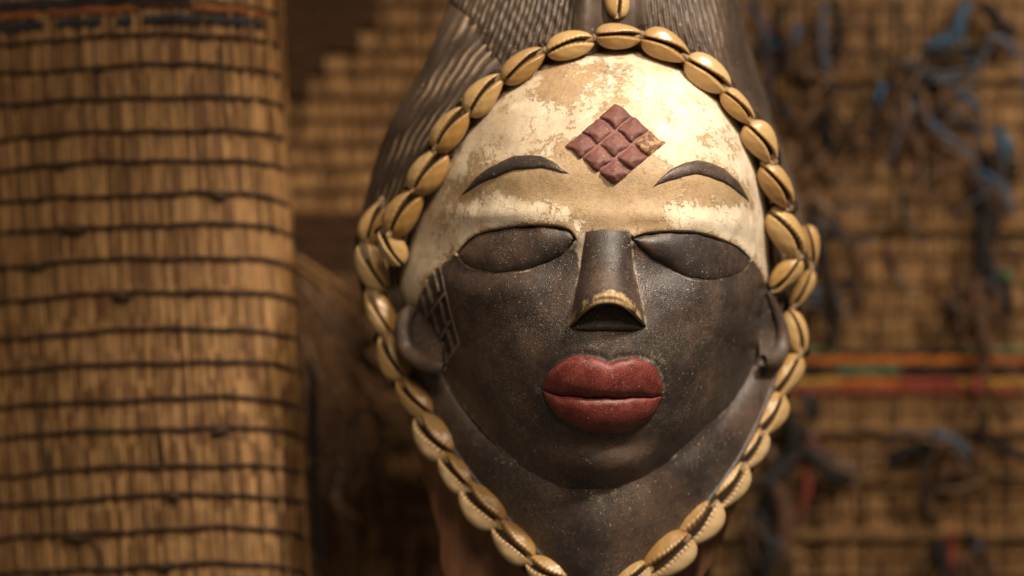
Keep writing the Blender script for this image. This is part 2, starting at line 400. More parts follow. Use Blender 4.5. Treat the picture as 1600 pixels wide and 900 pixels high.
# the folded mat hanging on the left: cross-section (photo x, height) followed by every cord
fold = catmull([(-110, -435), (-40, -365), (60, -315), (170, -273), (270, -250), (350, -250), (410, -275), (449, -325), (460, -385), (440, -455), (380, -495)], 16)
LEAN = 0.062
rows_left = [8, 55, 102, 152, 204, 251, 303, 351, 403, 456, 514, 566, 622, 669, 727, 773, 826, 882, 930]
left_mat = thing("reed_mat", "folded tan reed mat with dark cross cords hanging left of the mask", "mat",
                 tuple(P(250, 940, -300)))
def left_world(x, y, h):
    sag = -(h + 250) * 0.17
    return P(x + LEAN * (y - 450), y + sag, h)
base_l = np.array(left_mat.location)
rows_z = [(450 - y) * S * 1.06 for y in rows_left]
rmesh = reed_meshes(9, 8.0 * S * 1.06, -0.225, 0.225, rows_z, M_REED, 0.0006)
_, Ltot = path_point(fold, 0)
s = 2.0; k = 0
while s < Ltot - 2:
    p, _ = path_point(fold, s); q, _ = path_point(fold, s + 2)
    tx, th = q - p; ang = math.atan2(-(th), tx)
    c = left_world(p[0], 450, p[1])
    o = bpy.data.objects.new("reed", rmesh[k % 9]); link(o, left_mat)
    o.rotation_euler = (0.0, -math.atan(LEAN) * -1 * -1 + random.gauss(0, 0.006), ang)
    o.rotation_euler = (Matrix.Rotation(math.atan(-LEAN) + random.gauss(0, 0.008), 3, 'Y') @ Matrix.Rotation(ang, 3, 'Z')).to_euler()
    o.location = Vector(c) - Vector(base_l) + Vector((0, random.uniform(-0.0006, 0.0006), random.uniform(-0.004, 0.004)))
    s += 5.6 * random.uniform(0.88, 1.12); k += 1
fs = resample(fold, 150)
bk = [left_world(fs[:, 0], np.full(150, yy), fs[:, 1] - 3.0) - base_l for yy in (-130, 450, 1030)]
mesh_obj("backing", np.stack(bk, 0), grid_faces(3, 150, flip=True), M_BACK, left_mat)
for y in rows_left:
    ph = RNG.uniform(0, 6.28, 4)
    wob = 1.8 * np.sin(fs[:, 0] * 0.021 + ph[0]) + 0.9 * np.sin(fs[:, 0] * 0.062 + ph[1]) + RNG.normal(0, 0.5, len(fs))
    pts = left_world(fs[:, 0], y + wob, fs[:, 1] + 6.5) - base_l
    rad = (3.7 + 0.7 * np.sin(np.arange(150) * 1.3 + ph[2]) + RNG.normal(0, 0.35, 150)) * S
    v, f = tube(pts, rad, 6); mesh_obj("cord", v, f, M_CORD, left_mat)
def weft_patch(parent, base, fn, x0, x1, y, hh, mat, lift):
    """a short woven-in strip, a few millimetres wide, following the mat"""
    n = max(4, int((x1 - x0) / 14)); xs = np.linspace(x0, x1, n); u = np.linspace(-1, 1, 4)
    X, U = np.meshgrid(xs, u, indexing='ij')
    V = fn(X, y + U * hh + 1.5 * np.sin(X * 0.11 + y), lift + 2.5 * (1 - U ** 2) + 1.2 * np.sin(X * 0.7)) - base
    return mesh_obj("weft_band", V, grid_faces(n, 4, flip=True), mat, parent)
def fold_fn(X, Y, lift):
    front = fold[: int(np.argmax(fold[:, 0]))]
    return left_world(X - LEAN * (Y - 450), Y, np.interp(X - LEAN * (Y - 450), front[:, 0], front[:, 1]) + lift)
for x0, x1 in ((-40, 68), (88, 158), (182, 207), (224, 318), (322, 412)):
    weft_patch(left_mat, base_l, fold_fn, x0, x1, 31, 7, M_NAVY, 9)
for x0, x1 in ((-40, 60), (75, 215), (300, 420)):
    weft_patch(left_mat, base_l, fold_fn, x0, x1, 14, 5, M_RUST, 8)
weft_patch(left_mat, base_l, fold_fn, -40, 300, -3, 6, M_NAVY, 9)

front_l = fold[: int(np.argmax(fold[:, 0]))]
def hl(x): return np.interp(x, front_l[:, 0], front_l[:, 1])
for x, y, w in ((120, 355, 20), (352, 306, 12), (190, 462, 16), (230, 884, 22), (96, 834, 24), (300, 458, 10), (175, 105, 9), (330, 675, 14), (60, 408, 10), (250, 776, 12), (110, 252, 11)):
    xs = np.linspace(x - w, x + w, 9); yy = y + 2.0 * np.sin(xs * 0.2)
    v, f = tube(left_world(xs, yy, hl(xs) + 9) - base_l, (6.0 * np.sin(np.linspace(0.25, 2.9, 9)) + 1.0) * S, 7); mesh_obj("cord_knot", v, f, M_CORD, left_mat)
for pts in ([(172, 52), (170, 100), (178, 160)], [(366, 75), (368, 150), (374, 215)], [(112, 835), (128, 850), (132, 885)], [(236, 670), (240, 726)], [(50, 625), (56, 690), (62, 740)]):
    c = catmull(pts, 10); v, f = tube(left_world(c[:, 0], c[:, 1], hl(c[:, 0]) + 8) - base_l, 2.6 * S, 6); mesh_obj("loose_thread", v, f, M_CORD, left_mat)
def flat_mat(label, x0, x1, h, rows, reed_w, mat, cordmat, cord_r, bow, variants=7):
    base = P((x0 + x1) / 2, 960, h)
    t = thing("reed_mat", label, "mat", tuple(base)); k = (D - h * S) / D
    rz = [(450 - y) * S * k for y in rows]
    rm = reed_meshes(variants, reed_w * S * k, -0.26 * k, 0.26 * k, rz, mat, bow, 48)
    x = x0; i = 0
    while x < x1:
        o = bpy.data.objects.new("reed", rm[i % variants]); link(o, t)
        o.location = Vector(P(x, 450, h)) - Vector(base) + Vector((0, random.uniform(-0.001, 0.001), random.uniform(-0.01, 0.01)))
        o.rotation_euler = (0, random.gauss(0, 0.006), 0)
        x += reed_w * random.uniform(0.88, 1.08); i += 1
    for y in rows:
        xs = np.linspace(x0 - 6, x1, 60); ph = RNG.uniform(0, 6.28, 2)
        pts = P(xs, y + 1.6 * np.sin(xs * 0.02 + ph[0]) + RNG.normal(0, 0.5, 60), h + 8) - base
        v, f = tube(pts, (cord_r + RNG.normal(0, 0.35, 60)) * S * k, 6); mesh_obj("cord", v, f, cordmat, t)
    return t, base
MH = -780
mid_mat, base_m = flat_mat("brown reed mat with stepped dark weave behind the mask's left side", 430, 800, MH,
                           [4, 40, 77, 112, 148, 184, 221, 258, 295, 332, 369, 406, 444, 520, 600, 680, 760, 815, 870], 9, M_REED, M_CORD2, 3.6, 0.0003)
def mid_fn(X, Y, lift): return P(X, Y, MH + 10 + lift)
for y0, y1, xe in ((-40, 4, 585), (4, 40, 588), (40, 77, 560), (77, 112, 508), (112, 148, 482)):
    for q in range(2):
        yy = y0 + (q + 0.5) * (y1 - y0) / 2
        weft_patch(mid_mat, base_m, mid_fn, 425, xe, yy, (y1 - y0) / 4 + 0.6, M_BROWN, 9)
for yy in range(345, 905, 24):
    xe = 640 + 40 * math.sin(yy * 0.05) if yy < 790 else 560
    weft_patch(mid_mat, base_m, mid_fn, 425, xe, yy, 12.3, M_BROWN if yy < 420 else M_BROWN2, 9)
right_rows = [6, 44, 80, 118, 156, 196, 236, 276, 316, 356, 398, 440, 482, 522, 640, 672, 704, 736, 768, 800, 834, 868, 900]
right_mat, base_r = flat_mat("brown reed mat with striped coloured band behind the mask's right side", 1120, 1700, MH, right_rows, 8.5, M_REED2, M_CORD3, 2.2, 0.0002)
def band(y, hh, key, lift=10):
    for x0 in range(1120, 1690, 95):
        kk = key if isinstance(key, str) else random.choice(key)
        weft_patch(right_mat, base_r, mid_fn, x0, x0 + 94, y, hh, M_Y[kk], lift)
band(547, 4.5, ("green", "green", "black")); band(563, 6, ("orange", "red", "orange")); band(579, 6.5, ("black", "slate", "black", "green"))
band(597, 6.5, ("orange", "ochre", "red")); band(611, 4, "red")
for yy, hh in ((672, 6), (745, 6), (836, 7), (120, 6), (356, 6)):
    weft_patch(right_mat, base_r, mid_fn, 1120, 1700, yy, hh, M_CORD3, 9)

# loose yarn ends and knots tied into the mats
def yarn_tuft(label, strands, name="yarn_tuft", cat="yarn", group="loose yarn tufts on the mats"):
    p0 = strands[0][2][0]; base = P(p0[0], p0[1], strands[0][3] if len(strands[0]) > 3 else MH + 30)
    t = thing(name, label, cat, tuple(base), group)
    for st in strands:
        key, w, pts = st[:3]; h0 = st[3] if len(st) > 3 else MH + 32
        c = catmull(pts, 8); n = len(c)
        hh = h0 + 14 * np.sin(np.linspace(0, math.pi, n)) + RNG.uniform(-6, 10)
        pw = P(c[:, 0], c[:, 1], hh) - base
        taper = 0.75 + 0.25 * np.sin(np.linspace(0.15, math.pi - 0.3, n))
        v, f = tube(pw, w * 0.5 * S * 1.2 * taper * (1 + RNG.normal(0, 0.10, n)), 7); mesh_obj("strand", v, f, M_Y[key], t)
    keys = ["black", "black", "brown", "brown", "slate", "taupe"] if cat == "yarn" else ["brown", "straw", "taupe"]
    allp = np.array([q for st in strands for q in st[2]], float); h0 = strands[0][3] if len(strands[0]) > 3 else MH + 45
    for q in range(17):
        p = allp[random.randrange(len(allp))] + RNG.normal(0, 9, 2); d = RNG.normal(0, 1, 2) + np.array([0.0, 0.9]); d /= np.linalg.norm(d); Lq = random.uniform(35, 110)
        pts = [p, p + d * Lq * 0.5 + RNG.normal(0, 9, 2), p + d * Lq + RNG.normal(0, 8, 2)]
        c = catmull(pts, 8); hh = h0 + 20 * np.sin(np.linspace(0, 3.0, len(c)))
        v, f = tube(P(c[:, 0], c[:, 1], hh) - base, random.uniform(2.0, 3.6) * S, 5); mesh_obj("strand", v, f, M_Y[random.choice(keys)], t)
    return t
yarn_tuft("ring of blue and slate yarn right of the mask's crest", [
    ("blue", 15, [(1212, 35), (1205, 58), (1220, 72), (1240, 62), (1247, 40)]), ("slate", 12, [(1180, 10), (1190, 40), (1200, 70), (1196, 95)]),
    ("black", 16, [(1225, 10), (1215, 45), (1228, 90), (1210, 120)]), ("brown", 16, [(1205, 75), (1240, 105), (1275, 130), (1300, 150)]),
    ("taupe", 9, [(1192, 20), (1196, 45), (1206, 60)]), ("ochre", 13, [(1212, 125), (1218, 145)]), ("black", 20, [(1190, 150), (1225, 175), (1245, 205)])])
yarn_tuft("grey yarn end with a red knot hanging beside the blue ring", [
    ("slate", 13, [(1290, 5), (1285, 55), (1292, 110), (1295, 140)]), ("black", 18, [(1305, 0), (1310, 50), (1300, 90)]),
    ("red", 13, [(1282, 160), (1290, 168)]), ("black", 22, [(1300, 165), (1292, 200), (1302, 240)]), ("brown", 15, [(1275, 225), (1283, 260), (1300, 290)])])
yarn_tuft("large blue yarn knot near the top right of the mat", [
    ("blue", 20, [(1512, 0), (1500, 30), (1492, 55), (1455, 72)]), ("blue", 10, [(1500, 60), (1512, 90), (1525, 108)]),
    ("slate", 22, [(1430, 100), (1460, 122), (1500, 120)]), ("blue", 13, [(1490, 140), (1515, 155), (1530, 178)]),
    ("black", 26, [(1540, 10), (1560, 30), (1580, 55)]), ("black", 18, [(1440, 75), (1480, 85), (1525, 75)]),
    ("taupe", 19, [(1405, 98), (1430, 92), (1442, 88)]), ("slate", 16, [(1540, 70), (1560, 60), (1590, 85)])])
yarn_tuft("short bright blue yarn end hanging alone on the mat", [
    ("blue", 15, [(1378, 128), (1374, 150), (1370, 170)]), ("black", 16, [(1365, 170), (1362, 200), (1370, 215)]), ("brown", 14, [(1395, 105), (1402, 130), (1415, 190), (1420, 220)])])
yarn_tuft("trailing blue strand running diagonally down the mat", [
    ("blue", 12, [(1425, 155), (1440, 180), (1470, 205), (1500, 232), (1515, 240)]), ("slate", 14, [(1445, 185), (1475, 212), (1500, 225)]),
    ("black", 22, [(1450, 165), (1490, 185), (1530, 205)]), ("brown", 15, [(1420, 210), (1440, 250), (1430, 280)])])
yarn_tuft("blue and black yarn bundle at the mat's right edge", [
    ("blue", 20, [(1560, 205), (1572, 225), (1575, 245)]), ("black", 30, [(1535, 245), (1560, 252), (1582, 262)]),
    ("blue", 16, [(1535, 270), (1560, 285), (1575, 305)]), ("black", 26, [(1520, 295), (1550, 330), (1545, 380)]),
    ("slate", 18, [(1540, 275), (1565, 300), (1580, 330)])])
yarn_tuft("thick dark yarn hank hanging down to the striped band", [
    ("black", 30, [(1535, 330), (1538, 390), (1530, 440)]), ("brown", 24, [(1530, 420), (1528, 470), (1535, 530), (1534, 592)]),
    ("brown", 15, [(1485, 425), (1510, 450), (1545, 480), (1565, 515)]), ("black", 22, [(1475, 470), (1495, 490), (1520, 480)]),
    ("green", 15, [(1570, 425), (1578, 440)]), ("taupe", 13, [(1565, 375), (1572, 390)]), ("black", 16, [(1550, 420), (1575, 460), (1570, 490)]),
    ("red", 14, [(1524, 590), (1526, 620)])])
yarn_tuft("dark curved strand beside the mask's right shells", [
    ("taupe", 15, [(1265, 308), (1290, 325), (1310, 350)]), ("black", 17, [(1268, 320), (1285, 400), (1300, 480), (1302, 545)]),
    ("brown", 17, [(1310, 345), (1335, 390), (1342, 440), (1340, 490)]), ("black", 16, [(1318, 440), (1338, 452)]),
    ("blue", 13, [(1270, 452), (1276, 470)]), ("black", 11, [(1414, 300), (1412, 350)]), ("brown", 15, [(1385, 380), (1395, 420)])])
yarn_tuft("dark red and black yarn mass below the striped band by the shells", [
    ("black", 30, [(1225, 640), (1240, 690), (1210, 760), (1195, 830)]), ("black", 24, [(1250, 700), (1290, 735), (1330, 750)]),
    ("brown", 26, [(1205, 740), (1225, 800), (1215, 880)]), ("red", 13, [(1255, 690), (1262, 760), (1250, 800)]), ("red", 11, [(1265, 680), (1278, 698)]),
    ("black", 30, [(1180, 800), (1200, 860), (1190, 920)]), ("taupe", 12, [(1200, 700), (1210, 720)]), ("brown", 22, [(1240, 800), (1230, 860), (1240, 920)]),
    ("black", 18, [(1270, 620), (1275, 650)])])
yarn_tuft("spider like black yarn knot with drooping legs", [
    ("black", 16, [(1388, 716), (1420, 702), (1460, 692)]), ("black", 13, [(1440, 705), (1444, 750), (1448, 820)]),
    ("slate", 26, [(1462, 678), (1490, 690), (1512, 715)]), ("brown", 22, [(1475, 735), (1505, 735), (1520, 750)]),
    ("black", 18, [(1535, 645), (1532, 672), (1520, 690)]), ("black", 17, [(1545, 690), (1575, 702), (1605, 718)]), ("brown", 13, [(1480, 720), (1470, 770)]),
    ("taupe", 15, [(1480, 690), (1500, 702)])])
yarn_tuft("red and slate yarn tuft near the lower right edge", [
    ("black", 24, [(1465, 850), (1475, 885), (1470, 920)]), ("red", 13, [(1485, 830), (1488, 870), (1480, 910)]),
    ("slate", 16, [(1525, 850), (1532, 866)]), ("brown", 24, [(1500, 870), (1520, 895), (1515, 930)]), ("brown", 18, [(1535, 870), (1555, 900), (1560, 930)]),
    ("black", 17, [(1515, 835), (1522, 850)])])
LF = -520
yarn_tuft("loose dry fibres sticking out from the left mat's edge", [
    ("straw", 10, [(462, 400), (510, 432), (560, 470), (612, 520)], LF), ("straw", 7, [(455, 410), (500, 440), (550, 495), (585, 540)], LF),
    ("taupe", 9, [(470, 440), (515, 500), (570, 560), (625, 615)], LF), ("taupe", 8, [(480, 470), (530, 540), (600, 590)], LF),
    ("taupe", 8, [(500, 455), (540, 510), (575, 540)], LF), ("taupe", 8, [(475, 520), (500, 590), (545, 650)], LF),
    ("straw", 6, [(540, 480), (550, 560), (580, 640)], LF)], "fibre_tuft", "fibre", None)
yarn_tuft("pale bent fibre loop low beside the left mat", [
    ("taupe", 11, [(535, 735), (526, 760), (527, 790), (538, 808)], LF), ("taupe", 14, [(498, 718), (503, 730)], LF),
    ("taupe", 8, [(560, 640), (556, 690), (575, 740)], LF), ("brown", 22, [(520, 640), (515, 700), (500, 770)], LF),
    ("black", 18, [(488, 560), (490, 700), (500, 880)], LF), ("taupe", 7, [(600, 650), (590, 720), (610, 790)], LF)], "fibre_tuft", "fibre", None)

# ------------------------------------------------------------------ mask: face surface
C = np.array([950.0, 440.0])
outline = catmull([(965, 78), (1040, 92), (1102, 132), (1147, 185), (1178, 248), (1196, 320), (1201, 400), (1199, 480), (1184, 562),
                   (1146, 630), (1096, 688), (1040, 733), (988, 763), (938, 780), (890, 774), (848, 752), (802, 720), (750, 668), (699, 600), (658, 522),
                   (627, 450), (645, 365), (676, 290), (720, 215), (780, 145), (865, 95)], 24, True)
_th = np.arctan2(-(outline[:, 1] - C[1]), outline[:, 0] - C[0]); _r = np.hypot(outline[:, 0] - C[0], outline[:, 1] - C[1])
_o = np.argsort(_th); _th, _r, _oy = _th[_o], _r[_o], outline[_o, 1]
TH = np.r_[_th - 2 * np.pi, _th, _th + 2 * np.pi]; RR = np.r_[_r, _r, _r]
def Rad(th): return np.interp(th, TH, RR)
def rim_h(th):
    y = C[1] - Rad(th) * np.sin(th)
    return np.interp(y, [78, 140, 250, 330, 400, 500, 560, 620, 680, 730, 776], [85, 70, 25, -15, -45, -55, -40, 10, 62, 100, 122])

EYE_L_UP = [(716, 396), (740, 372), (777, 360), (827, 355), (865, 356), (888, 362), (897, 374)]
EYE_L_LO = [(716, 396), (726, 410), (745, 420), (777, 426), (815, 422), (852, 411), (882, 394), (897, 374)]
EYE_R_UP = [(988, 374), (1010, 367), (1050, 364), (1087, 366), (1125, 376), (1155, 390), (1171, 406)]
EYE_R_LO = [(988, 374), (1012, 397), (1040, 416), (1070, 431), (1100, 437), (1137, 433), (1160, 422), (1171, 406)]
BROW_L_UP = [(720, 304), (745, 277), (775, 256), (810, 243), (840, 243), (865, 253), (889, 272)]
BROW_L_LO = [(720, 304), (740, 293), (765, 280), (800, 267), (830, 263), (860, 265), (889, 272)]
BROW_R_UP = [(1020, 291), (1040, 272), (1062, 257), (1090, 251), (1117, 256), (1140, 271), (1160, 292), (1171, 316)]
BROW_R_LO = [(1020, 291), (1050, 281), (1075, 274), (1100, 274), (1125, 282), (1145, 294), (1158, 303), (1171, 316)]
UP_LIP_T = [(847, 606), (860, 579), (888, 560), (915, 556), (938, 561), (952, 567), (968, 561), (995, 560), (1020, 570), (1032, 592), (1035, 616)]
MOUTH = [(847, 608), (880, 617), (940, 621), (1000, 620), (1035, 618)]
LO_LIP_B = [(847, 612), (862, 640), (890, 662), (925, 675), (955, 677), (990, 669), (1018, 650), (1035, 622)]
eyeL = np.r_[catmull(EYE_L_UP, 6), catmull(EYE_L_LO, 6)[::-1][1:-1]]
eyeR = np.r_[catmull(EYE_R_UP, 6), catmull(EYE_R_LO, 6)[::-1][1:-1]]
lipP = np.r_[catmull(UP_LIP_T, 5), catmull(LO_LIP_B, 5)[::-1][1:-1]]
LAT_POLY = [(687, 414), (699, 456), (708, 497), (719, 537), (698, 568), (692, 578), (679, 551), (670, 530), (663, 493), (654, 472), (657, 458), (665, 438)]
LAT_LINES = [[(687, 416), (696, 456), (706, 497), (717, 537), (696, 567)], [(695, 458), (668, 494)], [(704, 501), (682, 539)],
             [(678, 428), (685, 456)], [(665, 442), (675, 474)], [(657, 460), (666, 492)], [(664, 493), (672, 530), (680, 551), (692, 576)],
             [(687, 470), (695, 505)], [(676, 488), (685, 522)], [(699, 519), (707, 548)], [(690, 537), (697, 562)], [(665, 440), (657, 460)]]

def F_base(x, y):
    dx, dy = x - C[0], -(y - C[1]); th = np.arctan2(dy, dx); rho = np.clip(np.hypot(dx, dy) / Rad(th), 0, 1)
    lf = np.clip(-np.cos(th), 0, 1) ** 2; dn = np.clip(-np.sin(th), 0, 1) ** 2
    a = 2.35 - 0.25 * lf; b = 0.62 + 0.14 * lf + 0.34 * sstep(0.05, 0.75, -np.sin(th))
    rh = rim_h(th)
    h = rh + (238 - rh) * (1 - rho ** a) ** b
    fade = sstep(1.0, 0.86, rho)
    add = (16 * gauss(x, y, 800, 530, 75, 70) + 16 * gauss(x, y, 1095, 535, 72, 70)
           + 20 * gauss(x, y, 940, 615, 105, 62) + 16 * gauss(x, y, 938, 728, 55, 30) - 9 * gauss(x, y, 940, 694, 70, 13)
           - 20 * gauss(x, y, 808, 398, 88, 36) - 20 * gauss(x, y, 1080, 406, 82, 36)
           + 9 * gauss(x, y, 805, 268, 80, 20, -0.05) + 9 * gauss(x, y, 1098, 272, 70, 20, 0.1)
           + 9 * gauss(x, y, 810, 336, 80, 12) + 9 * gauss(x, y, 1085, 345, 78, 12, 0.1)
           + 10 * gauss(x, y, 960, 225, 75, 58) - 5 * gauss(x, y, 950, 322, 45, 22)
           - 8 * gauss(x, y, 868, 440, 26, 60, 0.25) - 8 * gauss(x, y, 1032, 445, 26, 60, -0.25))
    return h + add * fade
def F(x, y):
    return F_base(x, y)

def face_detail(x, y):
    """small carved steps that only the face mesh itself carries, and the paint attributes"""
    d = np.zeros(x.shape); white = np.zeros(x.shape); tan = np.zeros(x.shape); dust = np.zeros(x.shape)
    n = lambda f, p: np.sin(x * f + p) * np.cos(y * f * 1.17 - p)
    for poly, up in ((eyeL, EYE_L_UP), (eyeR, EYE_R_UP)):
        cx, cy = poly.mean(0); m = (abs(x - cx) < 120) & (abs(y - cy) < 75)
        sd = sdist(x[m], y[m], poly)
        step = -4.5 * sstep(-3, 2, sd)
        ud = seg_dist(x[m], y[m], [tuple(q) for q in catmull(up, 6)])
        lip = 3.5 * np.exp(-((ud - 5) / 9) ** 2) * (sd < 0) * (y[m] < cy + 12)
        d[m] += step * sstep(cy + 20, cy - 12, y[m]) + lip - 6 * np.exp(-(ud / 2.2) ** 2)
        dust[m] += 0.62 * (0.75 + 0.4 * np.sin(x[m] * 0.07 + 1)) * np.exp(-((sd + 3.0) / 2.4) ** 2) * sstep(cy - 18, cy + 8, y[m])
    m = (abs(x - 940) < 125) & (abs(y - 617) < 85); sd = sdist(x[m], y[m], lipP)
    d[m] += -2.0 * np.exp(-((sd + 3) / 5) ** 2)
    dust[m] += 0.30 * np.exp(-((sd + 3) / 4.0) ** 2) + 0.20 * np.exp(-((sd + 14) / 14.0) ** 2)
    m = (abs(x - 688) < 55) & (abs(y - 495) < 100); sd = sdist(x[m], y[m], LAT_POLY)
    ld = np.full(sd.shape, 1e9)
    for ln in LAT_LINES: ld = np.minimum(ld, seg_dist(x[m], y[m], ln))
    d[m] += -7 * sstep(-1.0, 2.5, sd) * sstep(1.6, 4.6, ld)
    dust[m] += 0.85 * np.exp(-(ld / 2.6) ** 2)
    for cx, cy, ry in ((1190, 452, 9), (1184, 497, 13), (1175, 546, 11)):
        g = gauss(x, y, cx, cy, 4, ry * 0.6, 0.15); d -= 12 * g
    # creases beside the nose
    for ln in ([(912, 365), (906, 420), (896, 470), (889, 508)], [(985, 365), (991, 420), (1003, 470), (1011, 512)]):
        q = seg_dist(x, y, ln); dust += 0.62 * np.exp(-(q / 5.0) ** 2)
    dust += 0.75 * gauss(x, y, 902, 380, 7, 18) + 0.6 * gauss(x, y, 940, 768, 55, 6) + 0.22 * gauss(x, y, 1040, 556, 26, 16) + 0.22 * gauss(x, y, 836, 612, 14, 30) + 0.20 * gauss(x, y, 1090, 600, 50, 50)
    dust += 0.25 * gauss(x, y, 960, 535, 60, 14)
    rh = np.hypot(x - C[0], y - C[1]) / Rad(np.arctan2(-(y - C[1]), x - C[0]))
    dust += 0.62 * np.exp(-((rh - 1.0) / 0.022) ** 2) * (y > 560)
    # painted boundary of the white clay
    bx = [590, 640, 650, 662, 672, 688, 702, 716, 740, 777, 827, 865, 890, 903, 910, 950, 985, 992, 1010, 1050, 1087, 1125, 1155, 1174, 1186, 1196, 1230]
    by = [484, 482, 478, 445, 433, 415, 404, 396, 371, 359, 354, 355, 361, 372, 362, 359, 362, 372, 366, 363, 365, 375, 389, 404, 418, 440, 446]
    yb = np.interp(x, bx, by)
    white = 1 / (1 + np.exp(-(yb - y) / 4.2))
    for cx, cy, sx, sy, w in ((888, 132, 42, 18, 0.62), (865, 150, 22, 10, 0.4), (945, 318, 62, 26, 0.62), (905, 275, 40, 22, 0.45), (820, 292, 70, 16, 0.45),
                              (1100, 302, 60, 18, 0.52), (1010, 262, 26, 16, 0.5), (985, 345, 40, 12, 0.35), (760, 250, 40, 22, 0.25), (1105, 212, 18, 14, 0.4),
                              (690, 300, 30, 40, 0.15), (770, 390, 40, 12, 0.3), (930, 105, 60, 10, 0.22), (1135, 230, 18, 40, 0.18)):
        tan += w * gauss(x, y, cx, cy, sx, sy)
    tan *= 1.15; tan += 0.34 * np.exp(-((yb - y - 3) / 11) ** 2) + 0.12
    tan -= 0.28 * gauss(x, y, 1065, 155, 62, 48) + 0.25 * gauss(x, y, 830, 335, 70, 13) + 0.30 * gauss(x, y, 1095, 345, 60, 14) + 0.15 * gauss(x, y, 1180, 300, 14, 70)
    for up, lo in ((BROW_L_UP, BROW_L_LO), (BROW_R_UP, BROW_R_LO)):
        tan += 0.28 * np.exp(-(seg_dist(x, y, catmull(lo, 4)) / 15) ** 2) + 0.12 * np.exp(-(seg_dist(x, y, catmull(up, 4)) / 9) ** 2)
    tan += 0.16 * np.exp(-(sdist(x, y, [(962, 155), (1045, 224), (961, 294), (877, 229)]) / 12) ** 2)
    # very gentle tool facets
    d += 0.9 * n(0.045, 0.4) + 0.5 * n(0.09, 1.3)
    return d, white, tan, dust

mask = thing("carved_mask", "carved wooden mask with cream forehead, dark cheeks, closed eyes and red lips", "mask", tuple(P(940, 905, -60)))
base_k = np.array(mask.location)
NTH, NR = 840, 300
th = np.linspace(-np.pi, np.pi, NTH, endpoint=False); tt = np.linspace(0.0, 1.0, NR)
rr = np.sin(tt * np.pi / 2) ** 0.92
TT, RH = np.meshgrid(th, rr); rad = Rad(TT)
X = C[0] + RH * rad * np.cos(TT); Y = C[1] - RH * rad * np.sin(TT)
det, wh, tn, du = face_detail(X, Y)
Hh = F(X, Y) + det * sstep(1.0, 0.985, RH)
# rim wall going back
Xw, Yw, Hw = X[-1:], Y[-1:], Hh[-1:] - 60
V = P(np.r_[X, Xw], np.r_[Y, Yw], np.r_[Hh, Hw]) - base_k
A = np.stack([np.r_[wh, wh[-1:]], np.r_[tn, tn[-1:]], np.r_[du, du[-1:]], np.ones((NR + 1, NTH))], -1)
mesh_obj("face", V, grid_faces(NR + 1, NTH, wrap=True), M_FACE, mask, attrs={"paint": A})

# ------------------------------------------------------------------ mask: features draped over the face
def strip(name, up, lo, bump, mat, parent, nu=70, nv=26, p=2.2, q=0.6, sink=4.0, skew=0.0, endp=0.5, attr=None, extra=None, lower=1.0):
    U = resample(catmull(up, 12), nu); L = resample(catmull(lo, 12), nu); v = np.linspace(0, 1, nv)
    w = 0.5 - 0.5 * np.cos(v * np.pi)
    X = U[:, None, 0] * (1 - w) + L[:, None, 0] * w; Y = U[:, None, 1] * (1 - w) + L[:, None, 1] * w
    X = X + 0.5 * np.sin(Y * 0.2 + X * 0.11); Y = Y + 0.7 * np.sin(X * 0.13 + 1.3) + 0.3 * np.sin(X * 0.31)
    c = 2 * w ** (1.0 + skew) - 1
    prof = (1 - np.abs(c) ** p) ** q
    u = np.linspace(0, 1, nu); end = np.clip(np.sin(u * np.pi), 0, 1) ** endp
    B = bump * prof[None, :] * end[:, None] - sink * (1 - sstep(0, 0.12, prof))[None, :] * np.where(w > 0.5, lower, 1.0)[None, :]
    if extra is not None: B = B + extra(X, Y, u[:, None], w[None, :])
    V = P(X, Y, F(X, Y) + B) - base_k
    a = np.zeros(X.shape + (4,)) if attr is None else attr(X, Y, u[:, None], w[None, :])
    return mesh_obj(name, V, grid_faces(nu, nv), mat, parent, attrs={"paint": a})
def eye_attr(poly):
    def f(X, Y, u, w):
        a = np.zeros(X.shape + (4,)); sd = sdist(X, Y, poly)
        a[..., 2] = 0.35 * np.exp(-(sd / 3.0) ** 2) * (w > 0.5) + 0.14 + 0.12 * np.sin(X * 0.06) * np.sin(Y * 0.1)
        return a
    return f
strip("eyelid", EYE_L_UP, EYE_L_LO, 17, M_DARK, mask, 90, 30, 2.0, 0.8, 4.5, 0.1, 0.55, eye_attr(eyeL), None, 0.3)
strip("eyelid", EYE_R_UP, EYE_R_LO, 17, M_DARK, mask, 90, 30, 2.0, 0.8, 4.5, 0.1, 0.55, eye_attr(eyeR), None, 0.3)
strip("eyebrow", BROW_L_UP, BROW_L_LO, 7, M_DARK, mask, 70, 14, 2.4, 0.55, 2, 0, 0.5)
strip("eyebrow", BROW_R_UP, BROW_R_LO, 7, M_DARK, mask, 70, 14, 2.4, 0.55, 2, 0, 0.5)
def bow(X, Y, u, w): return -1.0 * np.exp(-((X - 952) / 15) ** 2) * (1 - w) ** 1.5
strip("upper_lip", UP_LIP_T, MOUTH, 15, M_LIP, mask, 100, 34, 3.0, 0.55, 5, -0.12, 0.42, None, bow)
strip("lower_lip", [(847, 611), (880, 619), (940, 622.5), (1000, 621.5), (1035, 620)], LO_LIP_B, 15, M_LIP, mask, 100, 34, 2.6, 0.6, 5, 0.1, 0.45)

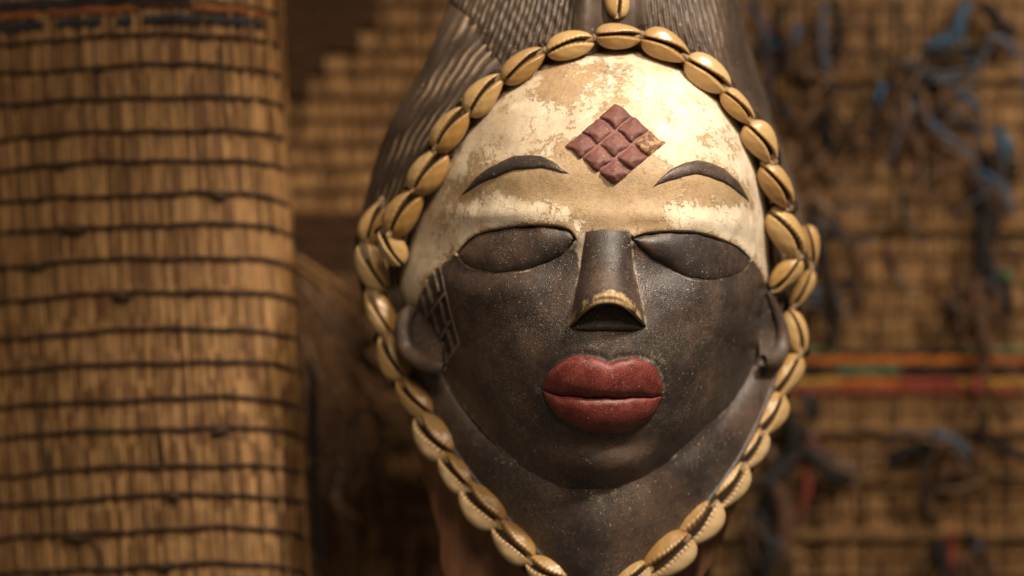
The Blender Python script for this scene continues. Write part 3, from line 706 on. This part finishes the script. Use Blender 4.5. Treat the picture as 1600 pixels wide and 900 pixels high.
# nose: flat-topped wedge with a cut underside
def nose():
    nu, nw = 60, 41; w = np.linspace(-1, 1, nw); W = np.sign(w) * np.abs(w) ** 0.85
    s = np.linspace(0, 1, nu) ** 0.9
    yend = 469 + 43 * np.abs(W) ** 2.6
    ytop = 357 + 6 * np.abs(W)
    rows_x, rows_y, rows_b = [], [], []
    for q in s:
        y = ytop + (yend - ytop) * q
        xl = np.interp(y, [355, 365, 420, 470, 513], [915, 912, 906, 896, 888]); xr = np.interp(y, [355, 365, 420, 470, 513], [983, 986, 991, 1003, 1011])
        xc, hw = (xl + xr) / 2, (xr - xl) / 2
        ridge = 9 + 52 * np.minimum(q / 0.93, 1) ** 1.1 - 4 * sstep(0.93, 1.0, q)
        prof = (1 - np.abs(W) ** 2.9) ** 0.75
        rows_x.append(xc + hw * W); rows_y.append(y); rows_b.append(ridge * prof - 3)
    X, Y, B = map(np.array, (rows_x, rows_y, rows_b))
    # underside: rim thickness, roof of the hollow, back wall, small ledge above the lip
    ux, uy, ub = [], [], []
    e6 = np.abs(W) ** 6; rim_x, rim_y, rim_b = X[-1], Y[-1], B[-1]
    pull = lambda k: (rim_x - 950) * (1 - k) + 950
    for k, dyy, fb in ((0.012, 1.5, 1.0), (0.03, 4.0, 0.98), (0.05, 6.0, 0.9), (0.055, 5.0, 0.6), (0.06, 3.0, 0.3), (0.06, 3.0, 0.16)):
        ux.append(pull(k)); uy.append(np.minimum(rim_y + dyy * (1 - e6), 513)); ub.append(np.maximum(rim_b * fb, 6) * (1 - e6) - 3 * e6)
    y0 = uy[-1]
    for q in np.linspace(0.15, 1, 8):
        ux.append(pull(0.06 * (1 - q))); uy.append(y0 * (1 - q) + 514 * q); ub.append((9 - 2 * q) * (1 - e6) - 3 * e6)
    ux.append(rim_x); uy.append(0 * W + 516.5); ub.append(0 * W - 4)
    X = np.r_[X, ux]; Y = np.r_[Y, uy]; B = np.r_[B, ub]
    Hn = F(X, np.minimum(Y, 513)) + B
    a = np.zeros(X.shape + (4,)); r = np.zeros(X.shape)
    n0 = len(s); r[: n0] = (sstep(0.80, 0.92, s)[:, None] * ((1 - 0.35 * np.abs(w) ** 2) * (0.74 + 0.26 * np.sin(4.2 * w + 0.5) + 0.12 * np.sin(17 * w)))[None, :]); r[n0:n0 + 2] = 0.9; r[n0 + 2:] = 0.1
    a[..., 1] = r
    q = np.zeros(X.shape); q[:n0] = 0.6 * np.exp(-((1 - np.abs(w)) / 0.10) ** 2)[None, :] + 0.12; a[..., 2] = q
    mesh_obj("nose", P(X, Y, Hn) - base_k, grid_faces(len(X), nw), M_DARK, mask, attrs={"paint": a})
nose()

# forehead lozenge of nine raised tiles (3 x 3, turned 45 degrees)
def tile(ci, cj):
    """cell corners from the traced grid, shrunk a little so grooves stay between the tiles"""
    top, right, bot, left = map(np.array, ((962, 159), (1041, 224), (961, 290), (881, 229)))
    def G(a, b): return top * (1 - a) * (1 - b) + right * a * (1 - b) + left * (1 - a) * b + bot * a * b
    n = 13; g = np.linspace(0, 1, n); AA, BB = np.meshgrid(g, g, indexing='ij')
    pad = 0.012
    a = (ci + pad + AA * (1 - 2 * pad)) / 3; b = (cj + pad + BB * (1 - 2 * pad)) / 3
    pts = top * ((1 - a) * (1 - b))[..., None] + right * (a * (1 - b))[..., None] + left * ((1 - a) * b)[..., None] + bot * (a * b)[..., None]
    X, Y = pts[..., 0], pts[..., 1]
    e = np.minimum(np.minimum(AA, 1 - AA), np.minimum(BB, 1 - BB)) * 2
    # asymmetric hip: crest shifted towards the lower edges
    hip = 15 * np.clip(np.minimum(np.minimum(AA / 0.62, (1 - AA) / 0.38), np.minimum(BB / 0.62, (1 - BB) / 0.38)), 0, 1) ** 0.62 * 0.82 + 0.9 * np.sin(X * 0.5 + ci) * np.sin(Y * 0.6 + cj)
    jit = random.uniform(0.85, 1.1)
    at = np.zeros(X.shape + (4,)); wear = {(2, 0): 0.48, (0, 2): 0.27, (2, 2): 0.27, (1, 0): 0.12}.get((ci, cj), 0.06)
    at[..., 1] = wear + 0.22 * np.exp(-(e / 0.16) ** 2); X = X + 1.0 * np.sin(Y * 0.3 + ci * 2); Y = Y + 1.0 * np.sin(X * 0.27 + cj)
    edge = e <= 0.001
    mesh_obj("scar_tile", P(X, Y, F(X, Y) + np.where(edge, -1.0, hip * jit + 1)) - base_k, grid_faces(n, n, flip=True), M_TILE, mask, attrs={"paint": at})
for i in range(3):
    for j in range(3): tile(i, j)
def tile_bed():
    top, right, bot, left = map(np.array, ((962, 157), (1043, 224), (961, 292), (879, 229))); g = np.linspace(0, 1, 20); a, b = np.meshgrid(g, g, indexing='ij')
    pts = top * ((1 - a) * (1 - b))[..., None] + right * (a * (1 - b))[..., None] + left * ((1 - a) * b)[..., None] + bot * (a * b)[..., None]
    e = np.minimum(np.minimum(a, 1 - a), np.minimum(b, 1 - b)); at = np.zeros(a.shape + (4,)); at[..., 1] = 0.30
    mesh_obj("scar_bed", P(pts[..., 0], pts[..., 1], F(pts[..., 0], pts[..., 1]) + np.where(e < 0.001, -3, 1.6)) - base_k, grid_faces(20, 20, flip=True), M_TILE, mask, attrs={"paint": at})
tile_bed()

# ears
def ear(pts, rads, flat, name="ear"):
    c = catmull([q for q in pts], 10); rd = np.interp(np.linspace(0, 1, len(c)), np.linspace(0, 1, len(rads)), rads)
    w = P(c[:, 0], c[:, 1], c[:, 2]) - base_k
    v, f = tube(w, rd * S, 14, flat)
    a = np.zeros((len(v), 4)); a[:, 2] = 0.18 + 0.2 * RNG.random(len(v))
    return mesh_obj(name, v, f, M_DARK, mask, attrs={"paint": a})
e1 = ear([(646, 478, 0), (633, 497, -4), (630, 522, -6), (636, 545, -2), (655, 562, 14), (680, 572, 34), (694, 574, 44)], [7, 13, 14, 13, 14, 12, 6], 0.8)
e2 = ear([(1199, 455, -10), (1212, 482, -22), (1223, 515, -30), (1222, 545, -26), (1208, 562, -8), (1192, 563, 14)], [4, 7, 9, 12, 13, 9], 0.8)
def concha(parent, pts, mat=M_DARK):
    c = np.array(pts, float); m = c.mean(0); m[2] -= 10
    v = P(*(np.r_[[m], c].T)) - base_k; n = len(c)
    f = [[0, 1 + i, 1 + (i + 1) % n] for i in range(n)]
    a = np.zeros((n + 1, 4)); a[:, 2] = 0.05
    mesh_obj("ear_hollow", v, f, mat, parent, attrs={"paint": a})
concha(e1, [(648, 484, -8), (636, 505, -14), (634, 530, -16), (645, 548, -10), (668, 562, 10), (692, 570, 28), (690, 540, 12), (676, 500, 6), (665, 480, 2)])
concha(e2, [(1199, 460, -14), (1212, 490, -30), (1220, 520, -40), (1216, 545, -34), (1200, 558, -10), (1188, 560, -2), (1184, 520, -6), (1190, 480, -6)])

# hair: two side lobes and the tall crest, with carved ridges
def ruled(name, inner, outer, hin, hout, bulge, groove, nu=260, ns=90, expo=1.0):
    I = resample(catmull([(*p, h) for p, h in zip(inner, hin)], 12), nu); O = resample(catmull([(*p, h) for p, h in zip(outer, hout)], 12), nu)
    u = np.linspace(0, 1, nu)[:, None]; s_ = np.linspace(0, 1, ns)[None, :]
    X = I[:, None, 0] * (1 - s_) + O[:, None, 0] * s_; Y = I[:, None, 1] * (1 - s_) + O[:, None, 1] * s_
    hi = I[:, 2:3]; ho = O[:, 2:3]
    Hc = hi + (ho - hi) * s_ ** 1.6 + bulge * np.sin(s_ * np.pi) ** 0.9 * np.clip(np.sin(u * np.pi), 0, 1) ** 0.6
    g, wear = groove(X, Y, u, s_)
    Hc = Hc + g * sstep(0, 0.04, s_)
    # roll the outer edge to the back
    Xb, Yb, Hb = X[:, -1:], Y[:, -1:], Hc[:, -1:] - 120
    a = np.zeros((nu, ns + 1, 4)); a[:, :ns, 2] = wear; a[:, ns, 2] = wear[:, -1]
    return mesh_obj(name, P(np.c_[X, Xb], np.c_[Y, Yb], np.c_[Hc, Hb]) - base_k, grid_faces(nu, ns + 1), M_HAIR, mask, attrs={"paint": a})
def ridge(ph): return 0.5 + 0.5 * np.cos(2 * np.pi * ph)
def wob(X, Y, a=1.0): return a * (np.sin(X * 0.06 + Y * 0.03) + 0.6 * np.sin(Y * 0.11 - X * 0.05))
def lobe_groove(n, lim):
    def f(X, Y, u, s_):
        ph = s_ * n + 0.10 * wob(X, Y) + 0 * u
        k = sstep(lim + 0.15, lim - 0.1, s_) * (0.6 + 0.4 * np.sin(X * 0.05 + Y * 0.09))
        r = ridge(ph); return 8.0 * (r - 1) * k, 1.3 * r ** 1.5 * k + 0.10
    return f
def crest_groove(X, Y, u, s_):
    sl = np.interp(X, [690, 880, 1000, 1150], [0.48, 0.22, -0.10, -0.30])
    ph = (X + sl * (Y - 60)) / 9.5 + 0.07 * wob(X, Y)
    k = sstep(905, 880, X) + sstep(1000, 1025, X) * sstep(1150, 1125, X)
    br = 0.5 + 0.5 * np.clip(1.6 * np.sin(Y * 0.13 + np.floor(ph) * 2.4), -1, 1)
    r = ridge(ph)
    g = (5.0 * (r - 1) * (0.45 + 0.55 * br) - 1.3 * ridge((X - 0.9 * Y + 9 * np.sin(X * 0.03)) / 27.0) * (X < 900)) * k
    g += 16 * gauss(X, Y, 915, 0, 14, 400) - 9 * gauss(X, Y, 945, 0, 8, 400) - 9 * gauss(X, Y, 990, 0, 10, 400)
    w = 0.70 * r ** 1.6 * k * br + 0.10 + 0.30 * gauss(X, Y, 916, 10, 9, 60)
    return g, w
ruled("hair_lobe", [(655, 520), (640, 440), (656, 355), (690, 285), (728, 222), (786, 155), (850, 115)],
      [(566, 470), (556, 400), (566, 330), (588, 246), (612, 186), (650, 124), (703, 6)],
      [-60, -50, -25, 15, 55, 75, 80], [-125, -125, -115, -95, -70, -45, -30], 22, lobe_groove(11, 0.86))
ruled("hair_lobe", [(1120, 150), (1150, 200), (1180, 270), (1195, 340), (1197, 420), (1190, 500)],
      [(1180, 120), (1203, 180), (1235, 262), (1256, 335), (1268, 400), (1266, 470)],
      [70, 50, 15, -20, -50, -60], [-90, -110, -150, -170, -175, -170], 22, lobe_groove(5, 0.5))
ruled("hair_crest", [(796, 146), (868, 104), (965, 88), (1040, 100), (1098, 138), (1140, 190), (1168, 250)],
      [(706, 46), (722, -40), (940, -190), (1120, -90), (1152, 0), (1176, 85), (1206, 180)],
      [72, 88, 92, 88, 75, 50, 20], [-52, -55, 10, -60, -70, -90, -120], 36, crest_groove, 420, 130)

# collar under the jaw and the brown side wall behind it
def th_list(pts): return pts
jaw = [(690, 560), (710, 590), (752, 655), (808, 705), (868, 742), (934, 764), (1020, 722), (1092, 675), (1138, 626), (1170, 566), (1180, 540)]
hem = [(618, 548), (636, 590), (668, 650), (702, 706), (748, 770), (812, 846), (925, 955), (1046, 862), (1140, 752), (1200, 640), (1226, 560)]
hj = [-33, -10, 38, 97, 125, 138, 121, 88, 30, -20, -35]
hh_ = [-78, -62, -26, 4, 34, 58, 88, 62, 32, -20, -58]
def collar_groove(X, Y, u, s_):
    g = -2.5 * np.exp(-((s_ - 0.10) / 0.12) ** 2) + 1.2 * wob(X * 0.5, Y * 0.5) + 8 * np.exp(-((s_ - 0.93) / 0.06) ** 2)
    w = 0.55 * np.exp(-((s_ - 0.07) / 0.06) ** 2) * (0.6 + 0.4 * np.sin(u * 40)) + 0.28 * np.exp(-((s_ - 0.85) / 0.12) ** 2) + 0.05
    return g, w + 0 * X
I = resample(catmull([(*p, h) for p, h in zip(jaw, hj)], 12), 300); O = resample(catmull([(*p, h) for p, h in zip(hem, hh_)], 12), 300)
u = np.linspace(0, 1, 300)[:, None]; s_ = np.linspace(0, 1, 90)[None, :]
X = I[:, None, 0] * (1 - s_) + O[:, None, 0] * s_; Y = I[:, None, 1] * (1 - s_) + O[:, None, 1] * s_
g, w = collar_groove(X, Y, u, s_)
Hc = I[:, 2:3] * (1 - s_) + O[:, 2:3] * s_ + 12 * np.sin(s_ * np.pi) + g
a = np.zeros((300, 90, 4)); a[..., 2] = w
mesh_obj("jaw_collar", P(X, Y, Hc) - base_k, grid_faces(300, 90, flip=True), M_DARK, mask, attrs={"paint": a})
# side wall: from the hem back to the rear edge of the mask
rear = [(604, 560), (622, 610), (646, 680), (664, 752), (684, 832), (712, 930), (925, 1080), (1080, 930), (1150, 790), (1196, 660), (1222, 575)]
O2 = resample(catmull(rear, 12), 300); H0 = Hc[:, -1]
lv = np.linspace(0, 1, 16)[None, :]
X2 = O[:, None, 0] * (1 - lv) + O2[:, None, 0] * lv; Y2 = O[:, None, 1] * (1 - lv) + O2[:, None, 1] * lv
H2 = H0[:, None] - 85 * lv - 14 * np.sin(lv * np.pi)
X2 = np.c_[X2, X2[:, -1:] + 14 * np.sign(925 - X2[:, -1:])]; Y2 = np.c_[Y2, Y2[:, -1:]]; H2 = np.c_[H2, H2[:, -1:] - 12]
mesh_obj("rear_wall", P(X2, Y2, H2) - base_k, grid_faces(300, 17, flip=True), M_BACKWOOD, mask)

# ------------------------------------------------------------------ cowrie shells
def shell_mesh(seed, low=False):
    r = np.random.default_rng(seed); na, nb = 112, 76
    a = np.linspace(-1, 1, na); b = np.linspace(-1, 1, nb); A, B = np.meshgrid(a, b, indexing='ij')
    U = A * np.sqrt(1 - B * B / 2); W = B * np.sqrt(1 - A * A / 2); rho = np.clip(np.hypot(U, W), 0, 1)
    hw = 0.310 * r.uniform(0.90, 1.08); tap = r.uniform(0.10, 0.32); bend = r.uniform(-0.04, 0.04)
    x = 0.5 * U; y = hw * W * (1 - tap * U + 0.05 * U * U) + bend * U * U
    z = 0.205 * r.uniform(0.92, 1.08) * np.sqrt(1 - rho ** 2.1) * (1 - 0.16 * U)
    ys = 0.050 - 0.075 * (U + 0.05) ** 2 + 0.018 * np.sin(U * 2.2) + bend * U * U
    sw = (0.026 + r.uniform(0.016, 0.026) * sstep(-0.3, 0.75, U)) * (1.15 if low else 1.0)
    dy = y - ys; ad = np.abs(dy); endf = sstep(1.02, 0.93, np.abs(U))
    g = np.exp(-(ad / (sw * 1.25)) ** 3.0)
    roll = np.exp(-((ad - sw * 2.6) / 0.05) ** 2)
    nt = r.uniform(9.5, 12); ts = r.uniform(0.9, 1.25) if low else r.uniform(0.3, 0.8)
    teeth = np.sin(2 * np.pi * nt * x + ad * r.uniform(4, 12) + (dy > 0) * 1.4 + 0.5 * np.sin(x * 17 + seed))
    inner = np.exp(-((ad - sw * 1.1) / (0.085 if low else 0.065)) ** 2) * sstep(sw * 0.8, sw * 1.5, ad) * sstep(0.92, 0.7, np.abs(U)) * np.where(dy > 0, 1.0, 0.75)
    line = sstep(0.15, 0.95, -teeth)
    z = z + 0.012 * roll * endf - 0.17 * g * endf - 0.009 * ts * line * inner
    z = z - 0.03 * np.exp(-((np.abs(U) - 0.97) / 0.08) ** 2) * np.exp(-(dy / 0.04) ** 2)
    z = z + 0.004 * np.sin(x * 21 + seed) * np.sin(y * 26 + seed * 2)
    z = np.where(rho > 0.999, 0, z)
    col = np.zeros(x.shape + (4,))
    col[..., 0] = np.clip(sstep(0.02, 0.14, dy) * (r.uniform(0.7, 1.0) if low else r.uniform(0.0, 0.45)) + inner * 0.3 * (1 - line), 0, 1)
    col[..., 2] = np.clip(inner * ts * line * 1.15 + 1.1 * np.exp(-(ad / (sw * 1.1)) ** 4) * endf, 0, 1)
    vt = np.stack([x, y, z], -1).reshape(-1, 3)
    ft = grid_faces(na, nb, flip=True)
    # back half, coarser look is fine
    vb = np.stack([x, y, -0.26 * np.sqrt(1 - rho ** 2)], -1).reshape(-1, 3)
    fb = grid_faces(na, nb) + len(vt)
    m = raw_mesh("cowrie_shell", np.r_[vt, vb], np.r_[ft, fb].tolist(), M_SHELL, attrs={"paint": np.r_[col.reshape(-1, 4), np.zeros((len(vb), 4))]})
    # dark strip in the slit: grime and the shade of its depth as colour
    uu = np.linspace(-0.9, 0.93, 40); yy = 0.050 - 0.075 * (uu + 0.05) ** 2 + 0.018 * np.sin(uu * 2.2) + bend * uu * uu
    ww = (0.024 + 0.022 * sstep(-0.2, 0.75, uu)) * np.clip(np.sqrt(1 - (uu / 0.95) ** 4), 0.1, 1)
    zz = 0.205 * np.sqrt(np.clip(1 - np.abs(uu) ** 2.1 - 0.10, 0, 1)) * (1 - 0.16 * uu) - 0.10
    sv = np.stack([np.stack([0.5 * uu, yy + q * ww, zz - 0.01 * abs(q)], -1) for q in (-1, 0, 1)], 1)
    ms = raw_mesh("shell_slit", sv, grid_faces(40, 3, flip=True), M_APERT)
    return m, ms
SHELLS = [shell_mesh(s) for s in (3, 11, 25, 31, 44, 58, 63)] + [shell_mesh(s, True) for s in (77, 85, 92, 101)]
M_CENTER = np.array([935.0, 450.0])
shell_i = [0]
def shell(parent, base, x0, y0, x1, y1, h0, h1, roll, mult=1.0, wide=1.0):
    """shell from (x0,y0) to (x1,y1), second end is the narrow one; rolls outward by `roll` degrees"""
    a = Vector(P(x0, y0, h0)); b = Vector(P(x1, y1, h1)); c = (a + b) / 2
    t = (b - a); L = t.length * 0.985 * mult; t.normalize(); roll += random.uniform(-7, 7)
    t = (t + Vector((random.uniform(-.07, .07), 0, random.uniform(-.07, .07)))).normalized()
    o2 = Vector(((x0 + x1) / 2 - M_CENTER[0], 0, -((y0 + y1) / 2 - M_CENTER[1]))); o2 -= t * o2.dot(t); o2.y = 0; o2.normalize()
    n = Vector((0, -1, 0)) * math.cos(math.radians(roll)) + o2 * math.sin(math.radians(roll))
    n -= t * n.dot(t); n.normalize(); y = n.cross(t)
    flip = -1 if y.dot(o2) < 0 else 1
    R = Matrix((t, y * 1.0, n)).transposed().to_4x4()
    sc = Matrix.Diagonal((L, L * wide * flip, L, 1))
    me, ms = SHELLS[7 + (shell_i[0] * 3) % 4] if (y0 + y1) / 2 > 660 else SHELLS[(shell_i[0] * 5) % 7]; shell_i[0] += 1
    o = bpy.data.objects.new("cowrie_shell", me); link(o, parent)
    M = Matrix.Translation(c - Vector(base)) @ R @ sc
    o.matrix_local = M
    s2 = bpy.data.objects.new("shell_slit", ms); link(s2, o)
    return o
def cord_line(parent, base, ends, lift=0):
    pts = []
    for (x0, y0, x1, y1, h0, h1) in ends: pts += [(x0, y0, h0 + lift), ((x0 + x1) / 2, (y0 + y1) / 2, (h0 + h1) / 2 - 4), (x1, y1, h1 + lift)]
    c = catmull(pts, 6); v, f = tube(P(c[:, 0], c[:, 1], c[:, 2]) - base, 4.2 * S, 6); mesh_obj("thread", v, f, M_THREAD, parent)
    v, f = tube(P(c[:, 0], c[:, 1], c[:, 2] - 17) - base, (13 + 2.5 * np.sin(np.arange(len(c)) * 1.1) + RNG.normal(0, 1.0, len(c))) * S, 8, 0.8); mesh_obj("gap_shade_bead", v, f, M_GAP_SHADE, parent)  # added dark bead: shade between shells and wood painted as colour
G = "strings of cowrie shells on the mask"
band_t = thing("cowrie_string", "arched cowrie shell string along the hairline above the cream forehead", "shell string", tuple(P(965, 75, 100)), G)
bb = np.array(band_t.location)
top_shells = [(628, 414, 598, 357), (607, 366, 656, 293), (643, 301, 697, 236), (677, 236, 732, 166), (727, 178, 784, 116), (782, 127, 852, 77),
              (852, 80, 929, 60), (929, 57, 1005, 57), (1003, 52, 1079, 92), (1072, 90, 1139, 141), (1126, 140, 1180, 193), (1169, 190, 1212, 254),
              (1192, 254, 1236, 326), (1208, 328, 1251, 402), (1248, 402, 1206, 456)]
def hb(x, y): return float(np.interp(y, [50, 100, 150, 210, 270, 330, 390, 440], [122, 112, 100, 80, 55, 25, 0, -15]))
E = []
for i, (x0, y0, x1, y1) in enumerate(top_shells):
    h0, h1 = hb(x0, y0), hb(x1, y1); E.append((x0, y0, x1, y1, h0, h1))
    side = abs(x0 + x1 - 1930) / 2 / 300
    shell(band_t, bb, x0, y0, x1, y1, h0, h1, -3 + 4 * side + random.uniform(-4, 4), random.uniform(0.93, 1.05), random.uniform(0.86, 1.06) * (1.0 if x0 < 1000 else 0.98))
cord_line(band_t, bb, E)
out_t = thing("cowrie_string", "long cowrie shell string hanging past both ears and under the chin", "shell string", tuple(P(925, 940, 130)), G)
ob = np.array(out_t.location)
def ho(x, y): return float(np.interp(y, [310, 380, 450, 520, 590, 650, 710, 770, 820, 880, 930], [-55, -62, -68, -66, -52, -22, 8, 38, 62, 84, 98]))
left_sh = [(572, 380, 598, 314), (601, 452, 566, 381), (611, 523, 576, 452), (630, 594, 597, 523), (674, 653, 622, 590), (703, 715, 652, 650),
           (738, 768, 689, 709), (783, 822, 723, 757), (832, 877, 769, 816), (888, 912, 820, 876)]
right_sh = [(1262, 352, 1268, 420), (1268, 422, 1238, 484), (1236, 484, 1252, 554), (1247, 556, 1204, 622), (1225, 618, 1177, 685), (1196, 675, 1149, 732),
            (1166, 726, 1108, 796), (1122, 783, 1063, 850), (1079, 837, 1010, 897), (1016, 884, 950, 924)]
for lst in (left_sh, right_sh):
    E = []
    for i, (x0, y0, x1, y1) in enumerate(lst):
        h0, h1 = ho(x0, y0), ho(x1, y1); E.append((x0, y0, x1, y1, h0, h1))
        low = sstep(560, 820, (y0 + y1) / 2)
        wide = 0.92 + 0.12 * low
        if lst is right_sh and i < 2: wide = 0.72
        shell(out_t, ob, x0, y0, x1, y1, h0, h1, 0 - 12 * low + random.uniform(-4, 4), random.uniform(0.98, 1.07), wide * random.uniform(0.96, 1.08))
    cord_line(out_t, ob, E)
mid_t = thing("cowrie_string", "upright cowrie shell in the central parting of the crest", "shell string", tuple(P(963, 28, 118)), G)
mb = np.array(mid_t.location)
shell(mid_t, mb, 963, 30, 964, -44, 112, 96, 4, 1.0, 0.92)
shell(mid_t, mb, 964, -44, 965, -116, 96, 80, 4, 1.0, 0.92)
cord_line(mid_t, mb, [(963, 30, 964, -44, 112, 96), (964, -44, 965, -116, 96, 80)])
